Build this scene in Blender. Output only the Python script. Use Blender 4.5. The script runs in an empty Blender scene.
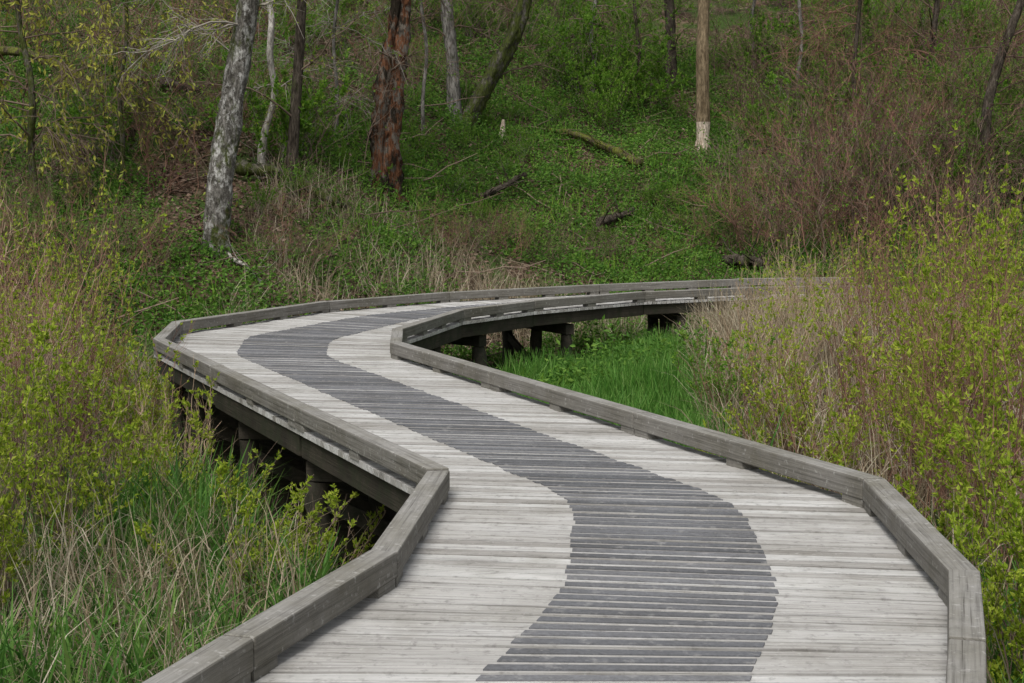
import bpy, bmesh, math, random
import numpy as np
from mathutils import Vector
random.seed(4)
PI=math.pi
C=bpy.context.scene.collection
# ------------------------------------------------------------------ camera model
F=1500.0; HC=1.7; TH=math.atan((341.5-190)/F)
cam=bpy.data.cameras.new('camera'); co=bpy.data.objects.new('camera',cam); C.objects.link(co)
cam.sensor_width=36; cam.lens=36*F/1024; cam.clip_end=2000; cam.clip_start=.05
co.location=(0,0,HC); co.rotation_euler=(PI/2-TH,0,0)
bpy.context.scene.camera=co
def ray(u,v):
    a=(u-512)/F; b=(341.5-v)/F
    return np.array([a, math.cos(TH)+b*math.sin(TH), -math.sin(TH)+b*math.cos(TH)])
def at(u,v,z):
    d=ray(u,v); t=(z-HC)/d[2]; return np.array([d[0]*t,d[1]*t,z])
def atY(u,v,Y):
    d=ray(u,v); t=Y/d[1]; return np.array([d[0]*t,Y,HC+d[2]*t])
# ------------------------------------------------------------------ noise + terrain
def _h(i,j,s):
    v=np.sin(i*127.1+j*311.7+s*74.7)*43758.5453
    return v-np.floor(v)
def vn(x,y,s=0):
    x=np.asarray(x,float); y=np.asarray(y,float)
    i=np.floor(x); j=np.floor(y); fx=x-i; fy=y-j
    fx=fx*fx*(3-2*fx); fy=fy*fy*(3-2*fy)
    a=_h(i,j,s); b=_h(i+1,j,s); c=_h(i,j+1,s); d=_h(i+1,j+1,s)
    return (a*(1-fx)+b*fx)*(1-fy)+(c*(1-fx)+d*fx)*fy
def H(x,y):
    x=np.asarray(x,float); y=np.asarray(y,float)
    y0=np.interp(x,[-15,-7,-4.5,-1,2,6,15],[18.5,19.2,20.3,24.2,26.6,28,28.5])
    s=y-y0
    sm=np.where(s>2,s-1,np.where(s>0,s*s/4,0.0))
    rise=.40*np.minimum(sm,75)
    base=-1.05+.28*np.clip((x-1.0)/1.2,0,1)*np.clip((26-y)/6,0,1)
    k=np.clip(s/4,0,1)
    near=np.clip((70-np.abs(x))/40,0,1)
    return base+rise+k*near*(.75*(vn(x*.28,y*.28,3)-.5)+.3*(vn(x*.8,y*.8,5)-.5))+.10*(vn(x*1.3,y*1.3,1)-.5)
def hit(u,v):
    d=ray(u,v); t=6.0
    while t<90:
        p=d*t
        if HC+p[2] < float(H(p[0],p[1])): return np.array([p[0],p[1],float(H(p[0],p[1]))])
        t+=.04
    return np.array([d[0]*60,60,float(H(d[0]*60,60))])
# ------------------------------------------------------------------ mesh helpers
def mesh_np(name,V,Q,mat,smooth=False,uv=None):
    V=np.asarray(V,np.float32).reshape(-1,3); Q=np.asarray(Q,np.int32)
    k=Q.shape[1]
    me=bpy.data.meshes.new(name)
    me.vertices.add(len(V)); me.vertices.foreach_set('co',V.ravel())
    me.loops.add(Q.size); me.loops.foreach_set('vertex_index',Q.ravel())
    me.polygons.add(len(Q)); me.polygons.foreach_set('loop_start',np.arange(0,Q.size,k,dtype=np.int32))
    try: me.polygons.foreach_set('loop_total',np.full(len(Q),k,np.int32))
    except Exception: pass
    if uv is not None:
        l=me.uv_layers.new(name='UVMap'); l.data.foreach_set('uv',np.asarray(uv,np.float32).ravel())
    me.update(calc_edges=True)
    me.polygons.foreach_set('use_smooth',np.full(len(Q),smooth))
    me.validate()
    me.materials.append(mat)
    return me
def link(name,me,parent=None,loc=None):
    o=bpy.data.objects.new(name,me); C.objects.link(o)
    if parent: o.parent=parent
    if loc is not None: o.location=loc
    return o
def tag(o,label,cat,group=None,kind=None):
    o['label']=label; o['category']=cat
    if group: o['group']=group
    if kind: o['kind']=kind
    return o
def thing(name,label,cat,loc,rz=0,group=None):
    o=bpy.data.objects.new(name,None); C.objects.link(o); o.location=loc; o.rotation_euler=(0,0,rz)
    o.empty_display_size=.2
    return tag(o,label,cat,group)
def dup(root,loc,rz,sc,label,group=None):
    r=root.copy(); C.objects.link(r); r.location=loc; r.rotation_euler=(0,0,rz); r.scale=(sc,sc,sc)
    r['label']=label
    if group: r['group']=group
    for ch in list(root.children):
        c=ch.copy(); C.objects.link(c); c.parent=r
        for g in ch.children:
            d=g.copy(); C.objects.link(d); d.parent=c
    return r
def norm(a): return a/np.maximum(np.linalg.norm(a,axis=-1,keepdims=True),1e-9)
def tubes(P,R,S=4):
    P=np.asarray(P,float); N,K,_=P.shape
    T=norm(np.gradient(P,axis=1))
    ref=np.where(np.abs(T[...,2:3])>.9,np.array([1.,0,0]),np.array([0,0,1.]))
    ref=np.repeat(ref[:,:1],K,axis=1)
    A=norm(np.cross(T,ref)); B=np.cross(T,A)
    a=np.arange(S)*2*PI/S
    V=P[:,:,None,:]+R[:,:,None,None]*(np.cos(a)[None,None,:,None]*A[:,:,None,:]+np.sin(a)[None,None,:,None]*B[:,:,None,:])
    idx=np.arange(N*K*S).reshape(N,K,S)
    q=np.stack([idx[:,:-1,:],np.roll(idx[:,:-1,:],-1,axis=2),np.roll(idx[:,1:,:],-1,axis=2),idx[:,1:,:]],-1).reshape(-1,4)
    return V.reshape(-1,3),q
def leaves(P,D,rng,L,W):
    n=len(P); D=norm(D)
    S=norm(np.cross(D,norm(rng.normal(size=(n,3))))); Nn=np.cross(S,D)
    L=np.broadcast_to(L,(n,))[:,None]; W=np.broadcast_to(W,(n,))[:,None]
    m=P+D*L*.45
    V=np.stack([P,m+S*W/2+Nn*W*.2,P+D*L-Nn*L*.1,m-S*W/2+Nn*W*.2],1)
    return V.reshape(-1,3),np.arange(n*4).reshape(n,4)
def blades(P,hgt,lean,width,rng,droop=.3):
    n=len(P); a=rng.uniform(0,2*PI,n); o=np.stack([np.cos(a),np.sin(a),0*a],1)
    b=rng.uniform(0,2*PI,n); s=np.stack([np.cos(b),np.sin(b),0*b],1)
    ts=[0,.35,.7,1]; ws=[.8,1,.7,.08]
    V=[]
    for t,w in zip(ts,ws):
        c=P+o*(lean*t**1.8)[:,None]+np.array([0,0,1.])*(hgt*(t-droop*t**3*(lean/np.maximum(hgt,.01))))[:,None]
        V.append(c-s*(width*w/2)[:,None]); V.append(c+s*(width*w/2)[:,None])
    V=np.stack(V,1); i=np.arange(n*8).reshape(n,8)
    Q=np.concatenate([i[:,[0,1,3,2]],i[:,[2,3,5,4]],i[:,[4,5,7,6]]],0)
    return V.reshape(-1,3),Q
class MB:
    def __init__(s): s.V=[];s.Q=[];s.UV=[]
    def prism(s,bot,top,axis):
        n=len(s.V); ps=list(bot)+list(top); s.V+= [np.array(p,float) for p in ps]
        axis=norm(np.array(axis,float)); side=np.cross(axis,[0,0,1.]); ru=random.uniform(0,40); rv=random.uniform(0,40)
        for f in ((3,2,1,0),(4,5,6,7),(0,1,5,4),(1,2,6,5),(2,3,7,6),(3,0,4,7)):
            s.Q.append([n+i for i in f])
            for i in f:
                p=np.array(ps[i]); s.UV.append((float(p@axis)+ru,float(p@side)+p[2]+rv))
    def bar(s,a,b,w,z0,z1):
        a=np.array(a[:2],float); b=np.array(b[:2],float); d=norm(b-a); q=np.array([-d[1],d[0]])*w/2
        c=[a-q,b-q,b+q,a+q]
        s.prism([(*p,z0) for p in c],[(*p,z1) for p in c],(d[0],d[1],0))
    def box(s,a,b,w,h):
        a=np.array(a,float); b=np.array(b,float); d=norm(b-a); x=norm(np.cross(d,[0,0,1.001])); y=np.cross(x,d)
        s.prism([a-x*w/2-y*h/2,b-x*w/2-y*h/2,b+x*w/2-y*h/2,a+x*w/2-y*h/2],[a-x*w/2+y*h/2,b-x*w/2+y*h/2,b+x*w/2+y*h/2,a+x*w/2+y*h/2],d)
    def build(s,name,mat,parent,bev=0):
        off=np.array(parent.location) if parent else 0
        me=mesh_np(name,np.array(s.V)-off,s.Q,mat,uv=s.UV)
        o=link(name,me,parent)
        if bev:
            m=o.modifiers.new('bevel','BEVEL'); m.width=bev; m.segments=2
        return o
# ------------------------------------------------------------------ materials
def newmat(name):
    m=bpy.data.materials.new(name); m.use_nodes=True; nt=m.node_tree; nt.nodes.clear()
    out=nt.nodes.new('ShaderNodeOutputMaterial'); return m,nt,out
def ramp(nt,stops,fac):
    r=nt.nodes.new('ShaderNodeValToRGB'); cr=r.color_ramp
    while len(cr.elements)>1: cr.elements.remove(cr.elements[-1])
    cr.elements[0].position=stops[0][0]; cr.elements[0].color=(*stops[0][1],1)
    for p,c in stops[1:]:
        e=cr.elements.new(p); e.color=(*c,1)
    nt.links.new(fac,r.inputs[0]); return r.outputs[0]
def noise(nt,scale,vec=None,detail=4,rough=.55,sc3=None):
    n=nt.nodes.new('ShaderNodeTexNoise'); n.inputs['Scale'].default_value=scale; n.inputs['Detail'].default_value=detail; n.inputs['Roughness'].default_value=rough
    if vec is not None:
        if sc3:
            mp=nt.nodes.new('ShaderNodeMapping'); mp.inputs['Scale'].default_value=sc3; nt.links.new(vec,mp.inputs[0]); vec=mp.outputs[0]
        nt.links.new(vec,n.inputs['Vector'])
    return n.outputs[0]
def mix(nt,f,a,b,mode='MIX'):
    m=nt.nodes.new('ShaderNodeMix'); m.data_type='RGBA'; m.blend_type=mode
    for s,v in ((m.inputs[0],f),(m.inputs[6],a),(m.inputs[7],b)):
        if isinstance(v,(int,float)): s.default_value=v
        elif isinstance(v,tuple): s.default_value=(*v,1)
        else: nt.links.new(v,s)
    return m.outputs[2]
def princ(nt,out,col,rough=.85,bump=None,bs=.4,bd=.02,spec=.25):
    p=nt.nodes.new('ShaderNodeBsdfPrincipled'); p.inputs['Roughness'].default_value=rough
    p.inputs['Specular IOR Level'].default_value=spec
    if isinstance(col,tuple): p.inputs['Base Color'].default_value=(*col,1)
    else: nt.links.new(col,p.inputs['Base Color'])
    if bump is not None:
        b=nt.nodes.new('ShaderNodeBump'); b.inputs['Strength'].default_value=bs; b.inputs['Distance'].default_value=bd
        nt.links.new(bump,b.inputs['Height']); nt.links.new(b.outputs[0],p.inputs['Normal'])
    nt.links.new(p.outputs[0],out.inputs[0]); return p
def pos(nt):
    g=nt.nodes.new('ShaderNodeNewGeometry'); return g.outputs['Position'],g.outputs['Random Per Island']
def leafmat(name,cols,trans=.35,patch=None):
    m,nt,out=newmat(name); P,R=pos(nt)
    n=len(cols); c=ramp(nt,[(i/(n-1) if n>1 else 0,cols[i]) for i in range(n)],R)
    v=noise(nt,.6,P,2); c=mix(nt,ramp(nt,[(.35,(0,0,0)),(.65,(1,1,1))],v),c,mix(nt,1.0,c,patch or (.72,.76,.7),'MULTIPLY'))
    p=nt.nodes.new('ShaderNodeBsdfPrincipled'); p.inputs['Roughness'].default_value=.6; p.inputs['Specular IOR Level'].default_value=.25
    nt.links.new(c,p.inputs['Base Color'])
    t=nt.nodes.new('ShaderNodeBsdfTranslucent'); nt.links.new(c,t.inputs[0])
    ms=nt.nodes.new('ShaderNodeMixShader'); ms.inputs[0].default_value=trans
    nt.links.new(p.outputs[0],ms.inputs[1]); nt.links.new(t.outputs[0],ms.inputs[2]); nt.links.new(ms.outputs[0],out.inputs[0])
    return m
def woodmat(name,stops,stain=(.45,.46,.40),stain_lo=.45,stain_hi=.75,moss=None,rough=.85,light=.5,dark=.65,crack=0,toplight=None):
    m,nt,out=newmat(name); P,R=pos(nt)
    uv=nt.nodes.new('ShaderNodeUVMap').outputs[0]
    c=ramp(nt,stops,R)
    g=noise(nt,1,uv,6,.65,(1.6,55,1)); c=mix(nt,.9,c,ramp(nt,[(.28,(.38,.37,.36)),(.5,(.92,.92,.92)),(.8,(1.22,1.22,1.22))],g),'MULTIPLY')
    s=noise(nt,1.6,P,6,.7); c=mix(nt,ramp(nt,[(stain_lo,(0,0,0)),(stain_hi,(.85,.85,.85))],s),c,mix(nt,1.0,c,stain,'MULTIPLY'))
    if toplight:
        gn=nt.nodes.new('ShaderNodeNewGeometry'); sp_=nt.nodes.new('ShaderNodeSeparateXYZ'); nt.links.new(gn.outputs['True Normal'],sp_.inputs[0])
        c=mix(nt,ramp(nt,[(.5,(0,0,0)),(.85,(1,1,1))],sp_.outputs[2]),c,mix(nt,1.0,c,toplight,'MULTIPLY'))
    if crack:
        k=noise(nt,1,uv,3,.5,(1.0,90,1)); c=mix(nt,ramp(nt,[(.30,(crack,)*3),(.37,(0,0,0))],k),c,(.04,.034,.028))
    if light:
        sp=noise(nt,28,P,3,.6); c=mix(nt,ramp(nt,[(.60,(0,0,0)),(.70,(light,)*3)],sp),c,(.58,.57,.54))
    if dark:
        sp2=noise(nt,17,P,4,.7); c=mix(nt,ramp(nt,[(.54,(0,0,0)),(.75,(dark,)*3)],sp2),c,(.10,.095,.085))
    if moss:
        s2=noise(nt,4,P,5,.7); c=mix(nt,ramp(nt,[(.45,(0,0,0)),(.6,(1,1,1))],s2),c,moss)
    princ(nt,out,c,rough,g,.7,.008); return m
def barkmat(name,dark,light,patchc=None,pt=(.5,.6),moss=None,mt=(.55,.65),zs=.25,scale=9):
    m,nt,out=newmat(name); tc=nt.nodes.new('ShaderNodeTexCoord').outputs['Object']
    b=noise(nt,scale,tc,8,.75,(1,1,zs)); c=ramp(nt,[(.38,dark),(.62,light)],b)
    if patchc:
        p=noise(nt,scale*.8,tc,7,.75,(1,1,.6)); c=mix(nt,ramp(nt,[(pt[0],(0,0,0)),(pt[1],(1,1,1))],p),c,patchc)
    if moss:
        p=noise(nt,2.6,tc,7,.7,(1.3,1,.6)); c=mix(nt,ramp(nt,[(mt[0],(0,0,0)),(mt[1],(1,1,1))],p),c,moss)
    k=noise(nt,scale*3,tc,5,.7,(1,1,zs)); c=mix(nt,.8,c,ramp(nt,[(.4,(.35,.34,.33)),(.58,(1.1,1.1,1.1))],k),'MULTIPLY')
    princ(nt,out,c,.95,b,1.0,.06,.1); return m
M={}
M['deck']=woodmat('weathered_deck_wood',[(0,(.305,.292,.27)),(.2,(.39,.378,.355)),(.6,(.46,.45,.43)),(1,(.55,.545,.525))],stain=(.62,.605,.56),light=.3,dark=.65)
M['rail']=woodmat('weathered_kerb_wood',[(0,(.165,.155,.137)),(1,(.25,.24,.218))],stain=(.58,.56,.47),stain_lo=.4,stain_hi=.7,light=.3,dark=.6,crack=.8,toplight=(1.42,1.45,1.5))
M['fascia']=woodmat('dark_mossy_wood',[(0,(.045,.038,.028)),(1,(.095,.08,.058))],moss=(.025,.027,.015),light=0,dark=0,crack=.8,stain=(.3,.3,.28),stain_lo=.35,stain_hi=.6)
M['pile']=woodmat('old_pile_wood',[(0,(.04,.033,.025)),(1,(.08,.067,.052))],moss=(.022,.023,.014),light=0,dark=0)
m,nt,out=newmat('grit_strip'); P,R=pos(nt)
c=ramp(nt,[(0,(.105,.108,.115)),(.5,(.138,.141,.15)),(1,(.19,.192,.2))],R)
n1=noise(nt,2.0,P,5,.65); c=mix(nt,ramp(nt,[(.4,(0,0,0)),(.7,(.9,.9,.9))],n1),c,mix(nt,1.0,c,(.74,.72,.69),'MULTIPLY'))
n2=noise(nt,60,P,3,.7); c=mix(nt,.5,c,ramp(nt,[(.3,(.5,.5,.5)),(.7,(1.35,1.35,1.35))],n2),'MULTIPLY')
n3=noise(nt,12,P,4,.7); c=mix(nt,ramp(nt,[(.56,(0,0,0)),(.72,(.7,.7,.7))],n3),c,(.30,.295,.285))
princ(nt,out,c,.8,n2,.5,.003); M['grit']=m
m,nt,out=newmat('forest_floor'); P,R=pos(nt)
v=nt.nodes.new('ShaderNodeTexVoronoi'); v.inputs['Scale'].default_value=14; nt.links.new(P,v.inputs['Vector'])
sc=nt.nodes.new('ShaderNodeSeparateColor'); nt.links.new(v.outputs['Color'],sc.inputs[0])
lit=ramp(nt,[(0,(.030,.020,.013)),(.35,(.065,.042,.028)),(.7,(.11,.075,.05)),(1,(.16,.12,.085))],sc.outputs[0])
n1=noise(nt,.7,P,5,.6); n2=noise(nt,9,P,5,.7)
grn=ramp(nt,[(.3,(.02,.042,.008)),(.7,(.055,.10,.02))],n2)
c=mix(nt,ramp(nt,[(.45,(0,0,0)),(.57,(.9,.9,.9))],n1),lit,grn)
sx=nt.nodes.new('ShaderNodeSeparateXYZ'); nt.links.new(P,sx.inputs[0])
mr=nt.nodes.new('ShaderNodeMapRange'); nt.links.new(sx.outputs[2],mr.inputs[0]); mr.inputs[1].default_value=-.9; mr.inputs[2].default_value=-.3
mud=ramp(nt,[(.3,(.016,.014,.008)),(.7,(.045,.041,.022))],n2)
c=mix(nt,mr.outputs[0],mud,c)
princ(nt,out,c,.95,n2,.8,.05,.1); M['ground']=m
M['herb']=leafmat('herb_leaves',[(.055,.14,.018),(.09,.21,.028),(.14,.28,.038),(.20,.34,.055)],.42)
M['litter']=leafmat('fallen_leaves',[(.06,.036,.024),(.12,.072,.048),(.21,.135,.095),(.32,.24,.175)],.1,(.8,.8,.8))
M['grass']=leafmat('green_grass',[(.06,.17,.025),(.10,.25,.035),(.14,.31,.055),(.24,.37,.10)],.42,(.75,.82,.7))
M['grassL']=leafmat('deep_grass',[(.045,.13,.02),(.075,.19,.03),(.12,.26,.045),(.21,.33,.08)],.40,(.7,.78,.68))
M['dry']=leafmat('dry_grass',[(.17,.125,.075),(.31,.245,.16),(.45,.38,.27),(.58,.52,.40)],.25,(.8,.78,.75))
M['leafY']=leafmat('yellow_green_leaves',[(.19,.29,.02),(.29,.39,.03),(.39,.47,.05),(.50,.55,.08)],.48,(.78,.86,.68))
M['leafG']=leafmat('fresh_green_leaves',[(.09,.22,.018),(.14,.31,.028),(.20,.38,.04),(.30,.44,.06)],.45)
M['cat']=leafmat('yellow_catkins',[(.38,.37,.06),(.50,.48,.09),(.42,.50,.09)],.4)
def stem(name,a,b):
    m,nt,out=newmat(name); P,R=pos(nt); princ(nt,out,ramp(nt,[(0,a),(1,b)],R),.85,None,spec=.2); return m
M['stemR']=stem('reddish_twigs',(.11,.055,.038),(.29,.165,.115))
M['stemB']=stem('brown_twigs',(.08,.055,.04),(.24,.18,.135))
M['stemG']=stem('grey_twigs',(.15,.135,.11),(.34,.31,.26))
M['stemT']=stem('tan_twigs',(.24,.16,.10),(.48,.36,.25))
M['stemK']=stem('dark_thicket_twigs',(.055,.034,.025),(.20,.13,.10))
M['barkL']=barkmat('lichen_bark',(.055,.05,.04),(.25,.235,.21),(.46,.45,.42),(.50,.56),(.07,.085,.025),(.52,.60),.5)
M['barkW']=barkmat('pale_bark',(.26,.24,.20),(.58,.55,.50))
M['barkD']=barkmat('dark_bark',(.035,.028,.02),(.12,.10,.08),None,(0,0),(.05,.065,.018),(.55,.66))
M['barkR']=barkmat('rotten_red_wood',(.03,.016,.011),(.26,.115,.058),(.17,.15,.125),(.49,.55),(.035,.028,.02),(.52,.57),.2,9)
M['barkG']=barkmat('grey_bark',(.09,.085,.075),(.32,.30,.27),None,(0,0),(.07,.085,.03),(.55,.66))
M['barkM']=barkmat('mossy_bark',(.045,.04,.032),(.17,.155,.13),(.08,.10,.025),(.43,.52))
M['barkB']=barkmat('tan_brown_bark',(.13,.095,.055),(.29,.225,.14))
M['gnaw']=barkmat('gnawed_pale_wood',(.42,.33,.24),(.78,.68,.56))
M['mossY']=barkmat('yellow_moss_bark',(.05,.04,.025),(.12,.10,.06),(.13,.145,.028),(.45,.55))
# ------------------------------------------------------------------ ground sheet
xs=np.concatenate([-np.geomspace(600,14.5,28),np.arange(-14,16.01,.25),np.geomspace(16.6,600,28)])
ys=np.concatenate([-np.geomspace(300,2.6,16),np.arange(-2,52,.25),np.geomspace(52.8,900,30)])
X,Y=np.meshgrid(xs,ys); Z=H(X,Y)
idx=np.arange(X.size).reshape(X.shape)
Q=np.stack([idx[:-1,:-1],idx[:-1,1:],idx[1:,1:],idx[1:,:-1]],-1).reshape(-1,4)
g=link('ground',mesh_np('ground',np.stack([X,Y,Z],-1).reshape(-1,3),Q,M['ground'],True))
tag(g,'muddy marsh floor rising into a wooded hillside of leaf litter','ground',kind='structure')
# ------------------------------------------------------------------ boardwalk
ZT=.16
Lp=[np.array([-3.4,-3,0.]),np.array([-2.05,1.3,0.]),at(255,683,0),at(398,587,0),at(450,497,0),at(165,338,ZT),at(182,321,ZT),at(330,301,ZT),at(450,292,ZT),at(600,284.5,ZT),at(740,279,ZT),at(860,277.5,ZT)]
Rp=[np.array([-.95,-3,0.]),np.array([.35,1.3,0.]),at(947,683,0),at(947,608,0),at(862,508,0),at(390,358,0),at(392,328,ZT),at(455,309,ZT),at(528,300,ZT),at(640,291,ZT),at(755,286.5,ZT),at(870,285.3,ZT)]
L2=np.array([p[:2] for p in Lp]); R2=np.array([p[:2] for p in Rp])
def offset(line,side,w):
    n=len(line); res=[]
    d=norm(line[1:]-line[:-1])
    nn=np.stack([-d[:,1],d[:,0]],1)*side
    for i in range(n):
        if i==0: o=nn[0]*w
        elif i==n-1: o=nn[-1]*w
        else:
            b=norm(nn[i-1]+nn[i]); o=b*w/max(.45,float(b@nn[i]))
        res.append(line[i]+o)
    return np.array(res)
LO=offset(L2,1,.125); RO=offset(R2,-1,.125)
deckpoly=np.concatenate([offset(L2,1,.2),offset(R2,-1,.2)[::-1]])
def inpoly(x,y,poly):
    c=np.zeros(np.shape(x),bool); n=len(poly); j=n-1
    for i in range(n):
        xi,yi=poly[i]; xj,yj=poly[j]
        if yi!=yj:
            c^=((yi>y)!=(yj>y))&(x<(xj-xi)*(y-yi)/(yj-yi)+xi)
        j=i
    return c
bw=thing('boardwalk','weathered grey wooden boardwalk winding through the marsh with low kerb rails','boardwalk',(0,0,-1.0))
deck=MB(); grip=MB(); rs=random.Random(7)
BD=[]
for i in range(len(L2)-1):
    a0,a1=L2[i],L2[i+1]; b0,b1=R2[i],R2[i+1]
    ln=.5*(np.linalg.norm(a1-a0)+np.linalg.norm(b1-b0)); n=max(1,int(round(ln/.102)))
    for j in range(n):
        t0=j/n; t1=(j+1)/n; gp=rs.uniform(.05,.07)
        t0+=gp/n; t1-=gp/n
        BD.append((a0+(a1-a0)*t0,a0+(a1-a0)*t1,b0+(b1-b0)*t1,b0+(b1-b0)*t0))
FL=np.array([(A+B)/2+((D+Cc)/2-(A+B)/2)*.315 for A,B,Cc,D in BD]); FR=np.array([(A+B)/2+((D+Cc)/2-(A+B)/2)*.715 for A,B,Cc,D in BD])
def smooth2(P,w):
    k=np.hanning(2*w+3)[1:-1]; k/=k.sum(); o=P.copy()
    for i in range(2): o[:,i]=np.convolve(np.pad(P[:,i],w,mode='reflect',reflect_type='odd'),k,'valid')
    return o
FL=smooth2(FL,7); FR=smooth2(FR,7)
for bi,(A,B,Cc,D) in enumerate(BD):
    u0=norm(D-A); u1=norm(Cc-B); e=.13
    z=rs.uniform(-.005,.003); zz=[z+rs.uniform(-.001,.001) for _ in range(4)]
    q=[A-u0*e,D+u0*e,Cc+u1*e,B-u1*e]
    deck.prism([(*p,-.04) for p in q],[(*p,zz[k]) for k,p in enumerate(q)],(*u0,0))
    W0=np.linalg.norm(D-A); W1=np.linalg.norm(Cc-B); ji=rs.uniform(-.010,.010); jj=rs.uniform(-.010,.010)
    fl=float((FL[bi]-(A+B)/2)@u0)/W0; fr=float((FR[bi]-(A+B)/2)@u0)/W0
    sA=A+u0*(fl*W0+ji); sD=A+u0*(fr*W0+jj); sB=B+u1*(fl*W1+ji); sC=B+u1*(fr*W1+jj)
    for k0,k1 in ((.16,.76),):
        q=[sA+(sB-sA)*k0,sD+(sC-sD)*k0,sD+(sC-sD)*k1,sA+(sB-sA)*k1]
        grip.prism([(*p,z-.01) for p in q],[(*p,z+.006) for p in q],(*u0,0))
deck.build('deck_boards',M['deck'],bw)
grip.build('grip_strip',M['grit'],bw)
rng=np.random.default_rng(3)
def rails(I,O):
    for i in range(len(I)-1):
        ln=np.linalg.norm(I[i+1]-I[i]); n=max(1,int(round(ln/2.9)))
        d=norm(I[i+1]-I[i])
        for j in range(n):
            g0=.003/ln; t0=j/n+g0; t1=(j+1)/n-g0
            if n>1:
                t0+=.004/ln; t1-=.004/ln
            a=I[i]+(I[i+1]-I[i])*t0; b=I[i]+(I[i+1]-I[i])*t1
            c=O[i]+(O[i+1]-O[i])*t1; e=O[i]+(O[i+1]-O[i])*t0
            dz=rs.uniform(-.005,.005); h0,h1=rs.uniform(-.004,.004),rs.uniform(-.004,.004)
            mb=MB(); mb.prism([(*p,.042+dz) for p in (a,b,c,e)],[(*p,ZT+dz+(h0 if k in(0,3) else h1)) for k,p in enumerate((a,b,c,e))],(*d,0))
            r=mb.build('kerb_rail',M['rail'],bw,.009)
            l2=np.linalg.norm(b-a); nb=max(2,int(round(l2/1.1))+1)
            for k in range(nb):
                tt=(k+.0)/(nb-1); tt=.06/l2*1.6+tt*(1-.2/l2)
                pc=a+(b-a)*tt; qc=e+(c-e)*tt
                blk=MB(); w=d*.09; ins=(qc-pc)*.06
                qd=[pc-w+ins,pc+w+ins,qc+w-ins,qc-w-ins]
                blk.prism([(*p,-.005) for p in qd],[(*p,.046+dz) for p in qd],(*d,0))
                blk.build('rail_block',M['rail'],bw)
rails(L2,LO); rails(R2,RO)
def line_beams(name,line,w,z0,z1,i0=0,split=False):
    for i in range(i0,len(line)-1):
        ln=np.linalg.norm(line[i+1]-line[i]); d=norm(line[i+1]-line[i]); n=max(1,int(round(ln/2.4))) if split else 1
        for j in range(n):
            a=line[i]+(line[i+1]-line[i])*j/n; b=line[i]+(line[i+1]-line[i])*(j+1)/n
            q=np.array([-d[1],d[0]])*rs.uniform(-.008,.008)
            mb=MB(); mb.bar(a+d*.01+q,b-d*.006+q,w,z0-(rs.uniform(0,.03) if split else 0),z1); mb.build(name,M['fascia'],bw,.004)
line_beams('fascia_beam',offset(L2,1,.06),.05,-.20,-.043,split=True)
line_beams('fascia_beam',offset(R2,-1,.06),.05,-.20,-.043,split=True)
for f in (.18,.5,.82):
    line_beams('joist',L2+(R2-L2)*f,.06,-.22,-.045)
def pile(p,top):
    zb=float(H(p[0],p[1]))-.35; K=7; zsn=np.linspace(top,zb,K)
    P=np.stack([np.full(K,p[0]),np.full(K,p[1]),zsn],1)[None]; lean=rng.normal(0,.035,2); P[0,:,:2]+=rng.normal(0,.010,(K,2))+np.outer(np.linspace(0,1,K),lean)
    V,Q=tubes(P,np.full((1,K),rng.uniform(.08,.11))*(1+rng.normal(0,.08,(1,K))),12)
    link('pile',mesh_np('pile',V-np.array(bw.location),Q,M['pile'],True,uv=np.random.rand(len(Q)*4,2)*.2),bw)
for i in range(1,len(L2)-1):
    a0,a1=L2[i],L2[i+1]; b0,b1=R2[i],R2[i+1]
    ln=.5*(np.linalg.norm(a1-a0)+np.linalg.norm(b1-b0)); n=max(1,int(round(ln/2.0)))
    for j in range(n):
        t=(j+.35)/n; a=a0+(a1-a0)*t; b=b0+(b1-b0)*t; d=norm(b-a)
        mb=MB(); mb.bar(a-d*.02,b+d*.02,.14,-.39,-.242); mb.build('cap_beam',M['pile'],bw,.006)
        for p in (a+d*.06,b-d*.06,(a+b)/2): pile(p,-.392)
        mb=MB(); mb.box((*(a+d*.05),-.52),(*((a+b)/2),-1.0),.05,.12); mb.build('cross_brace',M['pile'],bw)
# ------------------------------------------------------------------ grass and ground cover (stuff)
def free(x,y): return ~inpoly(x,y,deckpoly)
Ld=offset(L2,1,.2); Rd=offset(R2,-1,.2)
def scatter(rng,n,x0,x1,y0,y1,clump=None,thr=0.,s=1):
    x=rng.uniform(x0,x1,n); y=rng.uniform(y0,y1,n); k=free(x,y)
    if clump: k&=vn(x*clump,y*clump,s)+rng.normal(0,.08,n)>thr
    x=x[k];y=y[k]; return np.stack([x,y,H(x,y)-.01],1)
rng=np.random.default_rng(11)
def right_of(x,y):
    xr=np.interp(y,Rd[1:6,1],Rd[1:6,0]); return x>xr-.02
P=scatter(rng,120000,-1.4,4.2,6,27,.9,.05,9); P=P[right_of(P[:,0],np.minimum(P[:,1],15))|(P[:,1]>15)]
lim=np.interp(P[:,0],R2[5:,0],R2[5:,1]); P=P[(P[:,1]<lim)]
P=P[(P[:,0]<.45+.09*P[:,1]+.3*rng.normal(size=len(P)))]
Pn=scatter(rng,5000,1.9,3.6,4.2,9.5); P=np.concatenate([P,Pn])
n=len(P); hh=rng.uniform(.25,.6,n)*(.55+.8*vn(P[:,0]*1.4,P[:,1]*1.4,4)); V,Q=blades(P,hh,rng.uniform(.03,.3,n),rng.uniform(.010,.018,n),rng)
tag(link('meadow_grass',mesh_np('meadow_grass',V,Q,M['grass'])),'bright green marsh grass inside the bend right of the boardwalk','grass',kind='stuff')
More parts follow.
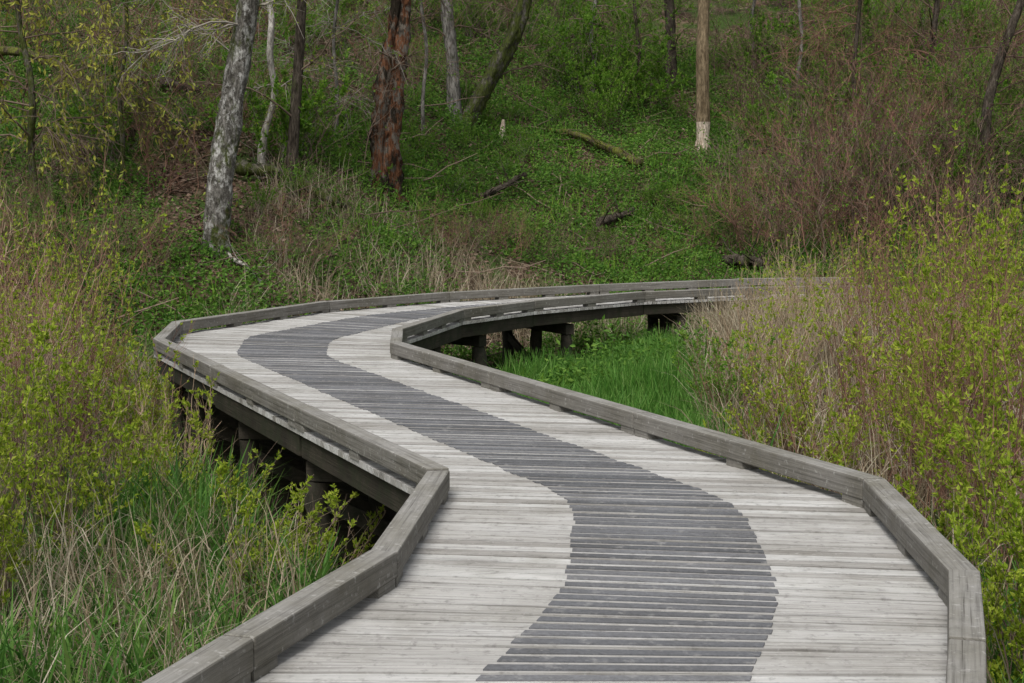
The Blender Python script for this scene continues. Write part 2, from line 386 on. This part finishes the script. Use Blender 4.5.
P1=scatter(rng,30000,-5.2,-.3,4.2,13.5,1.1,.24,2); xl=np.interp(P1[:,1],Ld[1:6,1],Ld[1:6,0]); P1=P1[P1[:,0]<xl-.12]
P2=scatter(rng,28000,-11,-3.2,13,21,.8,.30,2)
P=np.concatenate([P1,P2]); n=len(P)
hh=rng.uniform(.25,.8,n)*(.4+.95*vn(P[:,0]*.9,P[:,1]*.9,8)); V,Q=blades(P,hh,rng.uniform(.08,.6,n),rng.uniform(.011,.027,n),rng,.5)
tag(link('marsh_grass',mesh_np('marsh_grass',V,Q,M['grassL'])),'long green grass blades in the marsh left of the boardwalk','grass',kind='stuff')
P=np.concatenate([scatter(rng,16000,-5.5,-.4,4.4,13,1.4,.50,6),scatter(rng,1400,-3.0,-1.2,5.5,9.5),scatter(rng,20000,-9,-3.5,13,20.5,1.2,.42,6),scatter(rng,5000,-5.6,-4.1,11,14.5),
   scatter(rng,18000,-4.5,5,20,29,.9,.46,12),scatter(rng,30000,1.6,8,6,27,.9,.38,13),scatter(rng,7000,2.9,6.2,18,25)])
k=((P[:,0]>np.interp(P[:,1],Rd[1:6,1],Rd[1:6,0]))&(P[:,0]>.6+.09*P[:,1]))|(P[:,0]<np.interp(P[:,1],Ld[1:6,1],Ld[1:6,0])-.1)|(P[:,1]>np.interp(P[:,0],L2[5:,0],L2[5:,1])); P=P[k]
n=len(P); hh=rng.uniform(.25,1.05,n)+.9*((P[:,0]<-4.1)&(P[:,1]<15)&(P[:,1]>11))*rng.uniform(.3,1.2,n)+.35*((P[:,0]>2.9)&(P[:,1]>18)&(P[:,1]<25)); V,Q=blades(P,hh,rng.uniform(.08,.75,n),rng.uniform(.005,.010,n),rng,.55)
tag(link('dry_grass',mesh_np('dry_grass',V,Q,M['dry'])),'pale dry grass stalks left from winter along the marsh edges','dry grass',kind='stuff')
def slope_pts(rng,n,thr,s,fr=.38):
    yy=rng.uniform(19,47,n); xx=(rng.uniform(-1,1,n))*(yy*.40+1)
    k=free(xx,yy)&(vn(xx*fr,yy*fr,s)+.5*vn(xx*1.1,yy*1.1,s+1)+rng.normal(0,.06,n)+.14*np.clip(xx/6,-1.2,1)>thr)
    xx=xx[k];yy=yy[k]; return np.stack([xx,yy,H(xx,yy)],1)
P=slope_pts(rng,54000,.50,21); n=len(P); m_=9
hp=rng.uniform(.06,.30,n)*(.5+1.6*vn(P[:,0]*1.5,P[:,1]*1.5,31)**2*1.8)
PP=np.repeat(P,m_,0)+rng.normal(0,.085,(n*m_,3))*np.array([1,1,.3]); PP[:,2]+=np.repeat(hp,m_)*rng.uniform(.2,1,n*m_)
D=rng.normal(size=(n*m_,3)); D[:,2]=np.abs(D[:,2])*.5+.1
V,Q=leaves(PP,D,rng,rng.uniform(.05,.11,n*m_),rng.uniform(.025,.055,n*m_))
tag(link('hillside_herbs',mesh_np('hillside_herbs',V,Q,M['herb'])),'low green herbs covering the wooded hillside','ground cover',kind='stuff')
P=slope_pts(rng,40000,.8,21); n=len(P); V,Q=blades(P,rng.uniform(.15,.5,n),rng.uniform(.03,.2,n),rng.uniform(.012,.022,n),rng)
tag(link('hillside_grass',mesh_np('hillside_grass',V,Q,M['leafG'])),'tufts of woodland grass between the hillside herbs','grass',kind='stuff')
P=slope_pts(rng,90000,-.3,5); n=len(P); D=rng.normal(size=(n,3)); D[:,2]*=.25; P[:,2]+=rng.uniform(.01,.06,n)
V,Q=leaves(P,D,rng,rng.uniform(.05,.13,n),rng.uniform(.04,.09,n))
tag(link('leaf_litter',mesh_np('leaf_litter',V,Q,M['litter'])),'brown fallen leaves lying on the hillside','leaf litter',kind='stuff')
P=slope_pts(rng,1800,-.3,5); n=len(P); a=rng.uniform(0,PI,n); ln=rng.uniform(.4,2.0,n)
dd=np.stack([np.cos(a),np.sin(a)*.5,rng.uniform(-.1,.55,n)],1); t=np.linspace(0,1,5)
PT=P[:,None]+dd[:,None]*(ln[:,None,None]*t[None,:,None])+rng.normal(0,.03,(n,5,3)); PT[:,:,2]=np.maximum(PT[:,:,2],H(PT[:,:,0],PT[:,:,1])+.02)
kk=(PT[:,0,1]>np.interp(PT[:,0,0],L2[5:,0],L2[5:,1])+1.5); PT=PT[kk]; n=len(PT)
V,Q=tubes(PT,np.outer(rng.uniform(.006,.022,n),1-.7*t),4)
tag(link('fallen_sticks',mesh_np('fallen_sticks',V,Q,M['stemB'])),'brown sticks and twigs fallen among the hillside herbs','fallen sticks',kind='stuff')
# ------------------------------------------------------------------ shrubs
def shrub_mesh(seed,h,spread,ns,nt_,nl,ls,leaf_lo=.3,up=.9,r=.006,asp=.5,wob=.016,base_r=.25):
    rng=np.random.default_rng(seed)
    ang=rng.uniform(0,2*PI,ns); r0=rng.uniform(0,base_r,ns)*spread
    o=np.stack([np.cos(ang),np.sin(ang),0*ang],1); base=o*r0[:,None]; base[:,2]=-.08
    K=7; t=np.linspace(0,1,K); lean=rng.uniform(.1,1,ns)*spread; hh=h*rng.uniform(.4,1,ns)
    a2=ang+rng.normal(0,.8,ns); o=np.stack([np.cos(a2),np.sin(a2),0*a2],1)
    S=base[:,None]+o[:,None]*(lean[:,None]*t**1.3)[:,:,None]; S[:,:,2]+=hh[:,None]*t
    S+=np.cumsum(rng.normal(0,wob*h,(ns,K,3)),1)*np.array([1,1,.3])
    V1,Q1=tubes(S,(r*rng.uniform(.6,1.4,ns))[:,None]*(1-.8*t)[None],4)
    def sub(S,n,lo,lf,k):
        K=S.shape[1]; i=rng.integers(0,len(S),n); tt=rng.uniform(lo,.98,n)*(K-1); j=tt.astype(int); f=(tt-j)[:,None]
        p=S[i,j]*(1-f)+S[i,np.minimum(j+1,K-1)]*f
        d=norm(norm(S[i,np.minimum(j+1,K-1)]-S[i,j])*.9+rng.normal(0,.55,(n,3))+np.array([0,0,up*.5]))
        l=lf*rng.uniform(.4,1,n)*(1.15-tt/(K-1)*.6); u=np.linspace(0,1,k)
        T=p[:,None]+d[:,None]*(l[:,None]*u)[:,:,None]; T[:,:,2]+=(l[:,None]*u**2)*.2*up
        T[:,1:]+=rng.normal(0,.04*lf,(n,k-1,3))*.6
        return T,u
    T,u=sub(S,nt_,.15,.30*h,5); T2,u2=sub(T,nt_*2,.2,.12*h,4)
    V2,Q2=tubes(T,(r*.45*rng.uniform(.7,1.3,len(T)))[:,None]*(1-.75*u)[None],3)
    V3,Q3=tubes(T2,np.full((len(T2),1),r*.28)*(1-.6*u2)[None],3)
    V=np.concatenate([V1,V2,V3]); Q=np.concatenate([Q1,Q2+len(V1),Q3+len(V1)+len(V2)])
    if nl==0: return V,Q,None,None
    # some stems stay bare: leaves gather on a subset, giving clumps and gaps
    keepT=rng.random(len(T))<.6; keepT2=rng.random(len(T2))<.5; keepS=rng.random(len(S))<.7; keepS[0]=True
    def pick(A,n,lo):
        K=A.shape[1]; i=rng.integers(0,len(A),n); tt=rng.uniform(lo,1,n)*(K-1)*.999; j=tt.astype(int); f=(tt-j)[:,None]
        return A[i,j]*(1-f)+A[i,j+1]*f, norm(A[i,j+1]-A[i,j])
    c=nl//3
    a,da=pick(T[keepT],int(c*.4),.15); b,db=pick(T2[keepT2],int(c*.45),.1); e,de=pick(S[keepS],c-int(c*.4)-int(c*.45),.55)
    p=np.concatenate([a,b,e]); d=np.concatenate([da,db,de]); kk=p[:,2]>leaf_lo*h*.5; p=p[kk]; d=d[kk]
    p=np.repeat(p,3,0); d=np.repeat(d,3,0)+rng.normal(0,.55,(len(p),3))
    VL,QL=leaves(p+rng.normal(0,.004,p.shape),d,rng,ls*rng.uniform(.6,1.25,len(p)),ls*asp*rng.uniform(.7,1.2,len(p)))
    return V,Q,VL,QL
def make_shrub(name,label,cat,loc,rz,ms,ml,args,group=None,leafname='leaves'):
    V,Q,VL,QL=shrub_mesh(**args)
    t=thing(name,label,cat,loc,rz,group)
    link('stems',mesh_np('stems',V,Q,ms),t)
    if VL is not None: link(leafname,mesh_np(leafname,VL,QL,ml),t)
    return t
fore=[
(-4.15,13.2,3.0,1.0,54,460,5200,.036,'stemR','leafY','tallest bushy willow on the left, behind the yellow-leaved ones'),
(-4.55,12.0,3.2,.85,80,520,1800,.036,'stemT','leafY','tall twiggy willow at the left picture edge, mostly bare tan stems'),
(-4.9,16.2,2.2,.8,48,340,3200,.040,'stemR','leafY','willow bush just left of the sharp far-left corner of the boardwalk'),
(-3.15,9.9,2.05,.6,34,300,5600,.038,'stemB','leafY','yellow-green bush standing above the long grass at lower left'),
(-2.95,8.3,1.95,.45,22,200,5000,.038,'stemB','leafY','nearest left bush, its yellow leaves cut by the left picture edge'),
(-2.75,11.9,1.35,.55,30,200,2600,.038,'stemT','leafY','small bush left of the dark gap under the boardwalk'),
(-1.75,9.3,.95,.60,16,130,3000,.036,'stemB','leafY','low leafy sprig reaching across the boardwalk piles at left'),
(-2.35,10.9,1.0,.6,20,150,2400,.038,'stemB','leafY','thin bush in front of the boardwalk piles, behind the low sprig'),
(-1.45,10.4,.75,.5,18,120,1500,.036,'stemT','leafY','small twiggy plant under the near end of the left boardwalk straight'),
(-2.15,7.9,.6,.4,9,60,1400,.034,'stemB','leafG','little green bush in the grass beside the nearest left kerb rail'),
(-5.9,17.5,2.6,.9,50,320,2400,.040,'stemR','leafY','reddish-stemmed bush at the foot of the slope, far left'),
(-3.4,13.4,1.35,.5,30,200,2600,.038,'stemR','leafY','low bush under the far-left straight of the boardwalk, hiding its end piles'),
(-3.75,10.9,2.5,.6,50,380,3600,.036,'stemR','leafY','leafy bush between the lower-left yellow bush and the tall willows'),
(2.42,5.55,1.05,.36,16,120,3400,.034,'stemR','leafY','small bush filling the bottom right corner beside the kerb rail'),
(2.42,6.7,1.45,.45,22,190,5600,.036,'stemB','leafY','nearest right bush leaning over the kerb rail at lower right'),
(2.95,8.3,2.25,.55,38,300,6800,.036,'stemR','leafY','tall yellow-green bush at the right picture edge'),
(3.15,10.2,2.6,.62,42,340,6800,.036,'stemR','leafY','tallest of the right-hand bushes, its tips standing above all others'),
(2.5,9.2,1.0,.48,30,160,2200,.036,'stemR','leafY','low bush outside the kerb rail below the tallest right-hand bush'),
(3.2,12.2,1.85,.68,50,340,3200,.036,'stemR','leafY','reddish twiggy bush left of the tallest right-hand bush'),
(2.3,11.2,1.0,.55,38,230,2200,.036,'stemR','leafY','low reddish bush behind the middle of the right kerb rail'),
(1.75,12.2,.8,.45,28,160,1800,.036,'stemR','leafY','small bush at the near tip of the bright meadow grass'),
(2.6,13.4,1.3,.65,48,290,2800,.038,'stemR','leafY','round bush between the green meadow grass and the taller right bushes'),
(2.3,15.4,1.15,.6,38,220,2600,.038,'stemR','leafG','greenest low bush at the right end of the bright meadow grass'),
(4.1,14.6,2.0,.75,56,340,3000,.038,'stemR','leafY','middle bush of the dense right-hand thicket'),
(3.0,17.4,1.3,.8,56,300,2200,.042,'stemT','leafY','bush in front of the far end of the boardwalk'),
(5.3,16.6,2.6,.8,56,360,2800,.040,'stemR','leafY','bush rising behind the tall ones at the right picture edge'),
(4.0,20.0,1.7,.8,60,340,1500,.042,'stemT','leafY','bush just right of where the boardwalk disappears'),
(4.9,19.4,2.1,.8,60,340,1500,.042,'stemR','leafY','sparse-leaved bush behind the middle of the right thicket'),
(3.7,21.8,1.65,.6,64,300,900,.042,'stemT','leafY','tan-stemmed bush overhanging the far end of the boardwalk kerb'),
(4.45,22.3,2.0,.7,64,320,900,.042,'stemT','leafY','second tan-stemmed bush hiding the end of the boardwalk, further right'),
(5.2,22.2,2.3,.8,64,320,900,.042,'stemR','leafY','reddish bush hiding the end of the boardwalk, furthest right of three'),
(6.3,20.5,2.9,.9,60,360,1200,.042,'stemR','leafY','tall reddish thicket bush with few leaves, right rear'),
]
for i,(x,y,h,sp,ns,nt_,nl,ls,ms,ml,lab) in enumerate(fore):
    make_shrub('willow_shrub',lab,'shrub',(x,y,float(H(x,y))),0,M[ms],M[ml],dict(seed=100+i,h=h,spread=sp,ns=ns,nt_=nt_,nl=int(nl*1.3),ls=ls,base_r=.5),None)
LM=[('the lichen-covered pale tree',230,200),('the red rotten snag',383,150),('the mossy leaning trunk',500,80),('the tree with the gnawed base',703,110),
    ('the far bend of the boardwalk',330,275),('the boardwalk end',760,265),('the upper left picture corner',40,40),('the right picture edge',1010,120),('the upper right picture corner',980,20),('the catkin trees',80,170),
    ('the thin tree near the gnawed one',790,60),('the centre top sapling',600,50),('the top-centre mossy log',590,160),('the bare thicket',860,200)]
from collections import defaultdict
ONES=['nearest','second','third','fourth','fifth','sixth','seventh','eighth','ninth','tenth','eleventh','twelfth','thirteenth','fourteenth','fifteenth','sixteenth','seventeenth','eighteenth','nineteenth','twentieth']+['twenty-'+a for a in ['first','second','third','fourth','fifth','sixth','seventh','eighth','ninth']]
def place(kind,protos,spots,base,cat,group):
    cnt=defaultdict(list); info=[]
    for (u,v,sc) in spots:
        p=hit(u,v); best=min(LM,key=lambda l:(l[1]-u)**2+1.5*(l[2]-v)**2)
        du,dv=u-best[1],v-best[2]
        side=('left of' if du<0 else 'right of') if abs(du)>abs(dv) else ('uphill of' if dv<0 else 'downhill of')
        cnt[(best[0],side)].append((du*du+dv*dv,len(info))); info.append((p,sc,best[0],side))
    rank={}
    for k,l in cnt.items():
        for r,(d,i) in enumerate(sorted(l)): rank[i]=(ONES[min(r,28)],len(l))
    for i,(p,sc,b,s) in enumerate(info):
        q=rank[i]; lab=f"{base}, {s} {b}" if q[1]==1 else f"{base}, {q[0]} {s} {b}"
        pr=protos[i%len(protos)]
        if i<len(protos):
            pr.location=p; pr.scale=(sc,)*3; pr['label']=lab; pr['group']=group
        else: dup(pr,p,random.uniform(0,6.28),sc,lab,group)
EX=[(660,742,25,240),(430,560,55,215),(340,425,140,262),(180,275,190,300),(535,655,135,225),(240,355,185,262),(725,785,160,205),(-10,120,90,150)]
def bad(u,v,s): return any(a-8<u<b+8 and c<v<d for a,b,c,d in EX)
mk=lambda n,s,ms,ml,**k: make_shrub(n,'x','shrub',(0,0,0),random.uniform(0,6),M[ms],M[ml] if ml else None,dict(seed=s,**k))
pg=[mk('leafy_bush',300+i,'stemG' if i%2 else 'stemB','leafG',h=2.2,spread=1.2,ns=14,nt_=140,nl=3800,ls=.070,leaf_lo=.05,asp=.55,wob=.03) for i in range(5)]
rr=random.Random(5)
sp=[]
while len(sp)<150:
    u=rr.uniform(430,1030) if len(sp)%4 else rr.uniform(-10,1040); v=rr.uniform(5,215); s_=rr.uniform(.35,1.25)
    if not bad(u,v,s_): sp.append((u,v,s_))
while len(sp)<225:
    u=rr.uniform(250,820); v=rr.uniform(40,250); s_=rr.uniform(.14,.38)
    if not (abs(u-703)<18 and v<190) and not (abs(u-590)<55 and 150<v<190): sp.append((u,v,s_))
place('leafy',pg,sp,'leafy green hillside bush','bush','leafy bushes on the hillside')
pd=[mk('bare_thicket',330+i,['stemK','stemR','stemK','stemR','stemB'][i],'leafG',h=2.4,spread=1.7,ns=14,nt_=240,nl=500,ls=.05,leaf_lo=.3,r=.009,wob=.05,up=.4,base_r=.6) for i in range(5)]
sp=[]
def add(n,u0,u1,v0,v1,s0,s1):
    k=0
    while k<n:
        u=rr.uniform(u0,u1); v=rr.uniform(v0,v1); s_=rr.uniform(s0,s1)
        if not bad(u,v,s_): sp.append((u,v,s_)); k+=1
add(84,745,1045,60,262,.7,1.5); add(16,-20,340,215,290,.35,.7); add(16,425,780,232,270,.3,.6); add(40,0,800,5,200,.6,1.3)
place('bare',pd,sp,'bare brown twiggy bush','bush','bare twiggy bushes')
# ------------------------------------------------------------------ trees
def trunk_mesh(pts,r0,r1,seed,rough=.12,flute=.0,sides=16,flare=.35):
    pts=np.array(pts,float)
    seg=np.r_[0,np.cumsum(np.linalg.norm(np.diff(pts,axis=0),axis=1))]; L=seg[-1]; K=int(L/.11)+2; s=np.linspace(0,L,K)
    P=np.stack([np.interp(s,seg,pts[:,i]) for i in range(3)],1)
    ker=np.ones(9)/9
    for i in range(2):
        pad=np.pad(P[:,i],4,mode='reflect',reflect_type='odd'); P[:,i]=np.convolve(pad,ker,'valid')
    t=s/L; R=r0+(r1-r0)*t**.85; R=R*(1+flare*np.exp(-s/.25))
    a=np.arange(sides)*2*PI/sides
    A,S=np.meshgrid(a,s)
    nz=vn(np.cos(A)*1.8+seed,S*2.2+np.sin(A)*1.8,seed)-.5+.9*(vn(np.cos(A)*4+seed,S*7+np.sin(A)*4,seed+1)-.5)
    fl=vn(np.cos(A)*2.5+seed*3,np.sin(A)*2.5+S*.35,seed+2)-.5
    RR=R[:,None]*(1+rough*2*nz+flute*2*fl)
    V=np.stack([P[:,0:1]+RR*np.cos(A),P[:,1:2]+RR*np.sin(A),np.repeat(P[:,2:3],sides,1)],-1)
    idx=np.arange(K*sides).reshape(K,sides)
    Q=np.stack([idx[:-1],np.roll(idx[:-1],-1,1),np.roll(idx[1:],-1,1),idx[1:]],-1).reshape(-1,4)
    return V.reshape(-1,3),Q,P,R
def tree(label,base,pix,wpx,bark,seed,top=11,rough=.12,flute=0,limbs=14,leaf=None,nl=2500,low=1.2,name='tree',ls=.06,limb_len=2.0,flare=.35,stemmat='stemB',gnaw=False,topr=.35,droop=0):
    b=hit(*base); Y=b[1]; pts=[np.array([b[0],Y,b[2]-.25])]
    r=random.Random(seed)
    for (u,v) in pix:
        p=atY(u,v,Y+r.uniform(-.15,.15)); pts.append(p)
    d=pts[-1]-pts[0]; d=d/d[2]
    while pts[-1][2]<b[2]+top:
        pts.append(pts[-1]+np.array([d[0]*.6+r.uniform(-.12,.12),r.uniform(-.15,.15),1.2]))
    r0=wpx/2/F*Y
    t=thing(name,label,'tree',tuple(b))
    V,Q,P,R=trunk_mesh(pts,r0,r0*topr,seed,rough,flute,flare=flare)
    if gnaw:
        V3=V.reshape(-1,16,3); K=int(.95/.11)
        c=P[:,None,:]
        prof=np.ones(len(P)); prof[:K]=np.array([1.25,1.2,1.1,.95,.85,.82,.88,.95,.98,1][:K])
        Vg=(c+(V3-c)*prof[:,None,None]); idx=np.arange(V.shape[0]).reshape(-1,16)
        def qq(a,b_):
            ii=idx[a:b_]; return np.stack([ii[:-1],np.roll(ii[:-1],-1,1),np.roll(ii[1:],-1,1),ii[1:]],-1).reshape(-1,4)
        Vg=Vg.reshape(-1,3)
        link('gnawed_base',mesh_np('gnawed_base',Vg-b,qq(0,K+1),M['gnaw'],True),t)
        link('trunk',mesh_np('trunk',Vg-b,qq(K,len(P)),M[bark],True),t)
    else: link('trunk',mesh_np('trunk',V-b,Q,M[bark],True),t)
    if limbs:
        rng=np.random.default_rng(seed+50); K=7; u=np.linspace(0,1,K)
        zt=rng.uniform(low,top*.97,limbs); i=np.clip(np.searchsorted(P[:,2],b[2]+zt),0,len(P)-1)
        a=rng.uniform(0,2*PI,limbs); o=np.stack([np.cos(a),np.sin(a),rng.uniform(.0,.7,limbs)],1)
        l=limb_len*rng.uniform(.4,1.1,limbs)
        S=P[i][:,None]+o[:,None]*(l[:,None]*u)[:,:,None]; S[:,:,2]-=(l[:,None]*u**2)*(rng.uniform(-.2,.6,limbs)+droop)[:,None]
        S[:,1:]+=np.cumsum(rng.normal(0,.05,(limbs,K-1,3)),1)
        V1,Q1=tubes(S,(np.minimum(R[i]*.35,.028)*rng.uniform(.5,1,limbs))[:,None]*(1-.8*u)[None],5)
        n=limbs*12; ii=rng.integers(0,limbs,n); j=rng.integers(1,K-1,n); p=S[ii,j]
        d=norm(norm(S[ii,j+1]-S[ii,j])+rng.normal(0,.5,(n,3))+np.array([0,0,-.15-droop])); k=5; w=np.linspace(0,1,k); l2=rng.uniform(.3,1.0,n)
        T=p[:,None]+d[:,None]*(l2[:,None]*w)[:,:,None]; T[:,:,2]-=l2[:,None]*w**2*.25; T[:,1:]+=rng.normal(0,.02,(n,k-1,3))
        V2,Q2=tubes(T,np.full((n,1),.008)*(1-.7*w)[None],3)
        n3=n*3; ii=rng.integers(0,n,n3); j=rng.integers(0,k-1,n3); p=T[ii,j]; d=norm(norm(T[ii,j+1]-T[ii,j])+rng.normal(0,.6,(n3,3)))
        l3=rng.uniform(.12,.4,n3); w3=np.linspace(0,1,4); T3=p[:,None]+d[:,None]*(l3[:,None]*w3)[:,:,None]; T3[:,:,2]-=l3[:,None]*w3**2*.2
        V3,Q3=tubes(T3,np.full((n3,1),.005)*(1-.6*w3)[None],3)
        cr=link('crown',mesh_np('crown',np.concatenate([V1,V2,V3])-b,np.concatenate([Q1,Q2+len(V1),Q3+len(V1)+len(V2)]),M[stemmat],True),t)
        if leaf:
            ii=rng.integers(0,n3,nl); f=rng.uniform(0,1,nl)[:,None]; p=T3[ii,0]*(1-f)+T3[ii,3]*f
            D=rng.normal(size=(nl,3)); D[:,2]-=.6+2*droop
            VL,QL=leaves(p,D,rng,ls*rng.uniform(.6,1.3,nl),ls*.4)
            link('leaves',mesh_np('leaves',VL-b,QL,M[leaf]),cr)
    return t
tree('lichen-covered pale grey tree standing behind the far-left bend',(214,247),[(218,190),(228,120),(241,50),(250,0)],29,'barkL',1,rough=.13,flute=.12,limbs=16,leaf='leafY',nl=1500,low=1.6,stemmat='stemG')
tree('thin crooked whitish trunk right of the lichen-covered tree',(263,178),[(260,140),(279,95),(266,50),(276,25),(266,0)],8,'barkW',2,rough=.12,limbs=10,leaf='leafY',nl=600,low=1.5,flare=.1,stemmat='stemG')
tree('slim dark trunk between the crooked white trunk and red snag',(289,182),[(294,130),(299,60),(302,0)],12,'barkD',3,rough=.10,limbs=12,leaf='leafY',nl=800,low=1.0)
tree('broken rotting snag with red-brown wood',(381,190),[(383,150),(388,95),(394,40),(402,0)],25,'barkR',4,top=6.5,rough=.36,flute=.95,limbs=7,low=2.0,name='dead_snag',flare=.6,limb_len=1.2)
tree('grey upright trunk left of the mossy leaning trunk',(455,122),[(454,80),(449,30),(446,0)],15,'barkG',5,limbs=14,leaf='leafG',nl=1500,low=1.5)
tree('dark mossy trunk leaning strongly to the right',(462,125),[(482,95),(505,55),(522,15),(526,0)],22,'barkM',6,top=7,rough=.26,flute=.4,limbs=12,low=1.0,flare=.2)
tree('tan-brown tree with pale beaver-gnawed base',(703,148),[(703,110),(702,60),(704,0)],15,'barkB',7,rough=.07,limbs=14,leaf='leafG',nl=1500,low=3.4,flare=.2,gnaw=True)
tree('dark trunk in the shade behind and left of the gnawed tree',(672,85),[(671,50),(669,0)],12,'barkD',8,limbs=24,leaf='leafG',nl=7000,low=.8)
tree('dark forked-looking tree near the right picture edge',(990,215),[(988,170),(984,120),(996,70),(1012,25),(1022,0)],12,'barkD',10,limbs=60,low=.6,limb_len=2.8,leaf='leafG',nl=2600,ls=.05,stemmat='stemK')
tree('bare tree left of the one at the right picture edge',(924,120),[(925,90),(931,50),(938,0)],7,'barkD',12,limbs=70,low=.4,limb_len=2.8,stemmat='stemK',leaf='leafG',nl=3600,ls=.05)
tree('thin bare tree above the right end of the boardwalk',(862,160),[(858,130),(853,80),(860,0)],5,'barkD',13,limbs=60,low=.5,limb_len=2.4,stemmat='stemR',leaf='leafG',nl=3000,ls=.05)
tree('thin leafy tree between the gnawed tree and right thicket',(800,130),[(797,80),(803,40),(798,0)],4,'barkG',14,limbs=44,low=.4,limb_len=2.4,leaf='leafG',nl=8000)
tree('slender tree with yellow catkins at the far left',(38,205),[(30,150),(34,90),(20,30),(16,0)],8,'barkM',15,limbs=48,leaf='cat',nl=3600,low=.8,ls=.12,limb_len=2.8,droop=.35,top=8,stemmat='stemB')
tree('slender catkin tree right of the far-left one',(120,195),[(124,150),(118,90),(128,40),(126,0)],5,'barkM',16,limbs=48,leaf='cat',nl=3600,low=1.0,ls=.11,limb_len=2.8,droop=.35,top=8)
tree('thin grey sapling between red snag and grey upright trunk',(424,150),[(422,100),(428,50),(420,0)],4,'barkG',17,limbs=26,leaf='leafG',nl=2600,low=.6,limb_len=1.5)
tree('thin leafy sapling right of centre top, behind the mossy trunk',(592,100),[(595,60),(589,30),(597,0)],4,'barkG',18,limbs=44,leaf='leafG',nl=11000,low=.3,limb_len=2.1)
tree('thin leafy sapling between the leaning trunk and gnawed tree',(636,110),[(640,60),(634,0)],4,'barkD',19,limbs=40,leaf='leafG',nl=9000,low=.5,limb_len=1.9)
tree('thin grey sapling between the red snag and dark slim trunk',(335,140),[(338,90),(332,40),(338,0)],4,'barkG',20,limbs=30,leaf='leafG',nl=4500,low=.5,limb_len=1.8,stemmat='stemG')
tree('leafy sapling right of the gnawed tree near the top edge',(752,80),[(755,50),(749,20),(756,0)],4,'barkG',21,limbs=40,leaf='leafG',nl=9000,low=.4,limb_len=1.8)
# ------------------------------------------------------------------ logs and stump
def log(label,a,b,wa,wb,mat,seed,lift=.0,arch=0,name='fallen_log'):
    A=hit(*a); B=hit(*b); r=random.Random(seed)
    pts=[A+(B-A)*f+np.array([r.uniform(-.10,.10),r.uniform(-.15,.15),arch*math.sin(f*PI)+r.uniform(-.04,.07)])*(0<f<1) for f in np.linspace(0,1,6)]
    K=18; P=np.stack([np.interp(np.linspace(0,5,K),range(6),[p[i] for p in pts]) for i in range(3)],1)
    P[:,2]=np.maximum(P[:,2],H(P[:,0],P[:,1])+wa/F*A[1]*.3)+lift
    rad=np.linspace(wa,wb,K)/2/F*A[1]*(1+np.random.default_rng(seed).normal(0,.16,K))
    rad=np.r_[0.001,rad,0.001]; P=np.r_[P[:1],P,P[-1:]]
    V,Q=tubes(P[None]+0,rad[None],12)
    V+=(np.random.default_rng(seed).normal(0,.012,V.shape))
    rg=np.random.default_rng(seed+5); nb=9; ii=rg.integers(3,K-1,nb); u=np.linspace(0,1,5); d=rg.normal(size=(nb,3)); d[:,2]=np.abs(d[:,2])*.8
    S=P[ii][:,None]+norm(d)[:,None]*(rg.uniform(.25,1.0,nb)[:,None]*u)[:,:,None]+rg.normal(0,.02,(nb,5,3))
    V2,Q2=tubes(S,(rad[ii]*.22)[:,None]*(1-.8*u)[None],5)
    t=tag(link(name,mesh_np(name,np.concatenate([V,V2])-A,np.concatenate([Q,Q2+len(V)]),M[mat],True),None,tuple(A)),label,'log'); return t
log('brown fallen log right of the lichen-covered tree',(238,182),(348,222),14,7,'barkM',1,.20)
log('mossy fallen log below the top-centre green bushes',(545,136),(640,172),5,9,'mossY',2,.14,.15)
log('mossy yellow branch arching at the upper left',(-14,85),(104,140),10,6,'mossY',3,.7,.4)
log('dark fallen log behind the catkin trees at upper left',(122,90),(200,106),9,6,'barkD',4,.28)
log('short dark log lying beside the far end of boardwalk',(724,270),(768,272),11,10,'barkD',5,.15)
log('dark log lying in the herbs right of hillside centre',(596,236),(632,222),9,5,'barkD',6,.2)
log('dark mossy log right of the gnawed tree',(730,170),(778,158),6,4,'barkD',7,.2)
log('thin pale fallen branch left of the far bend',(228,262),(262,292),4,2,'barkW',8,.1)
log('dark leaning branch on the slope between snag and mossy log',(478,212),(525,190),6,4,'barkD',9,.3)
b=hit(502,140); V,Q,P,R=trunk_mesh([b-np.array([0,0,.2]),b+np.array([0,0,.25]),b+np.array([.03,0,.48])],.13,.03,31,.2,.2)
tag(link('broken_stump',mesh_np('broken_stump',V-b,Q,M['gnaw'],True),None,tuple(b)),'small pale pointed stump right of the mossy leaning trunk','stump')
# ------------------------------------------------------------------ light
w=bpy.data.worlds.new('World'); bpy.context.scene.world=w; w.use_nodes=True; nt=w.node_tree
bg=nt.nodes['Background']; sky=nt.nodes.new('ShaderNodeTexSky'); sky.sky_type='NISHITA'; sky.sun_disc=False
EL=math.radians(55); AZ=math.radians(200)
sky.sun_elevation=EL; sky.sun_rotation=AZ; sky.air_density=1.0; sky.dust_density=3.0
hs=nt.nodes.new('ShaderNodeHueSaturation'); hs.inputs['Saturation'].default_value=.25
nt.links.new(sky.outputs[0],hs.inputs['Color']); nt.links.new(hs.outputs[0],bg.inputs[0]); bg.inputs[1].default_value=.15
sl=bpy.data.lights.new('sun','SUN'); sl.energy=2.7; sl.angle=math.radians(25); sl.color=(1,.97,.93)
so=bpy.data.objects.new('sun',sl); C.objects.link(so)
dirv=Vector((math.sin(AZ)*math.cos(EL),math.cos(AZ)*math.cos(EL),math.sin(EL)))
so.rotation_euler=dirv.to_track_quat('Z','Y').to_euler(); so.location=(0,0,20)
s=bpy.context.scene; s.view_settings.view_transform='Standard'; s.view_settings.look='None'; s.view_settings.exposure=0
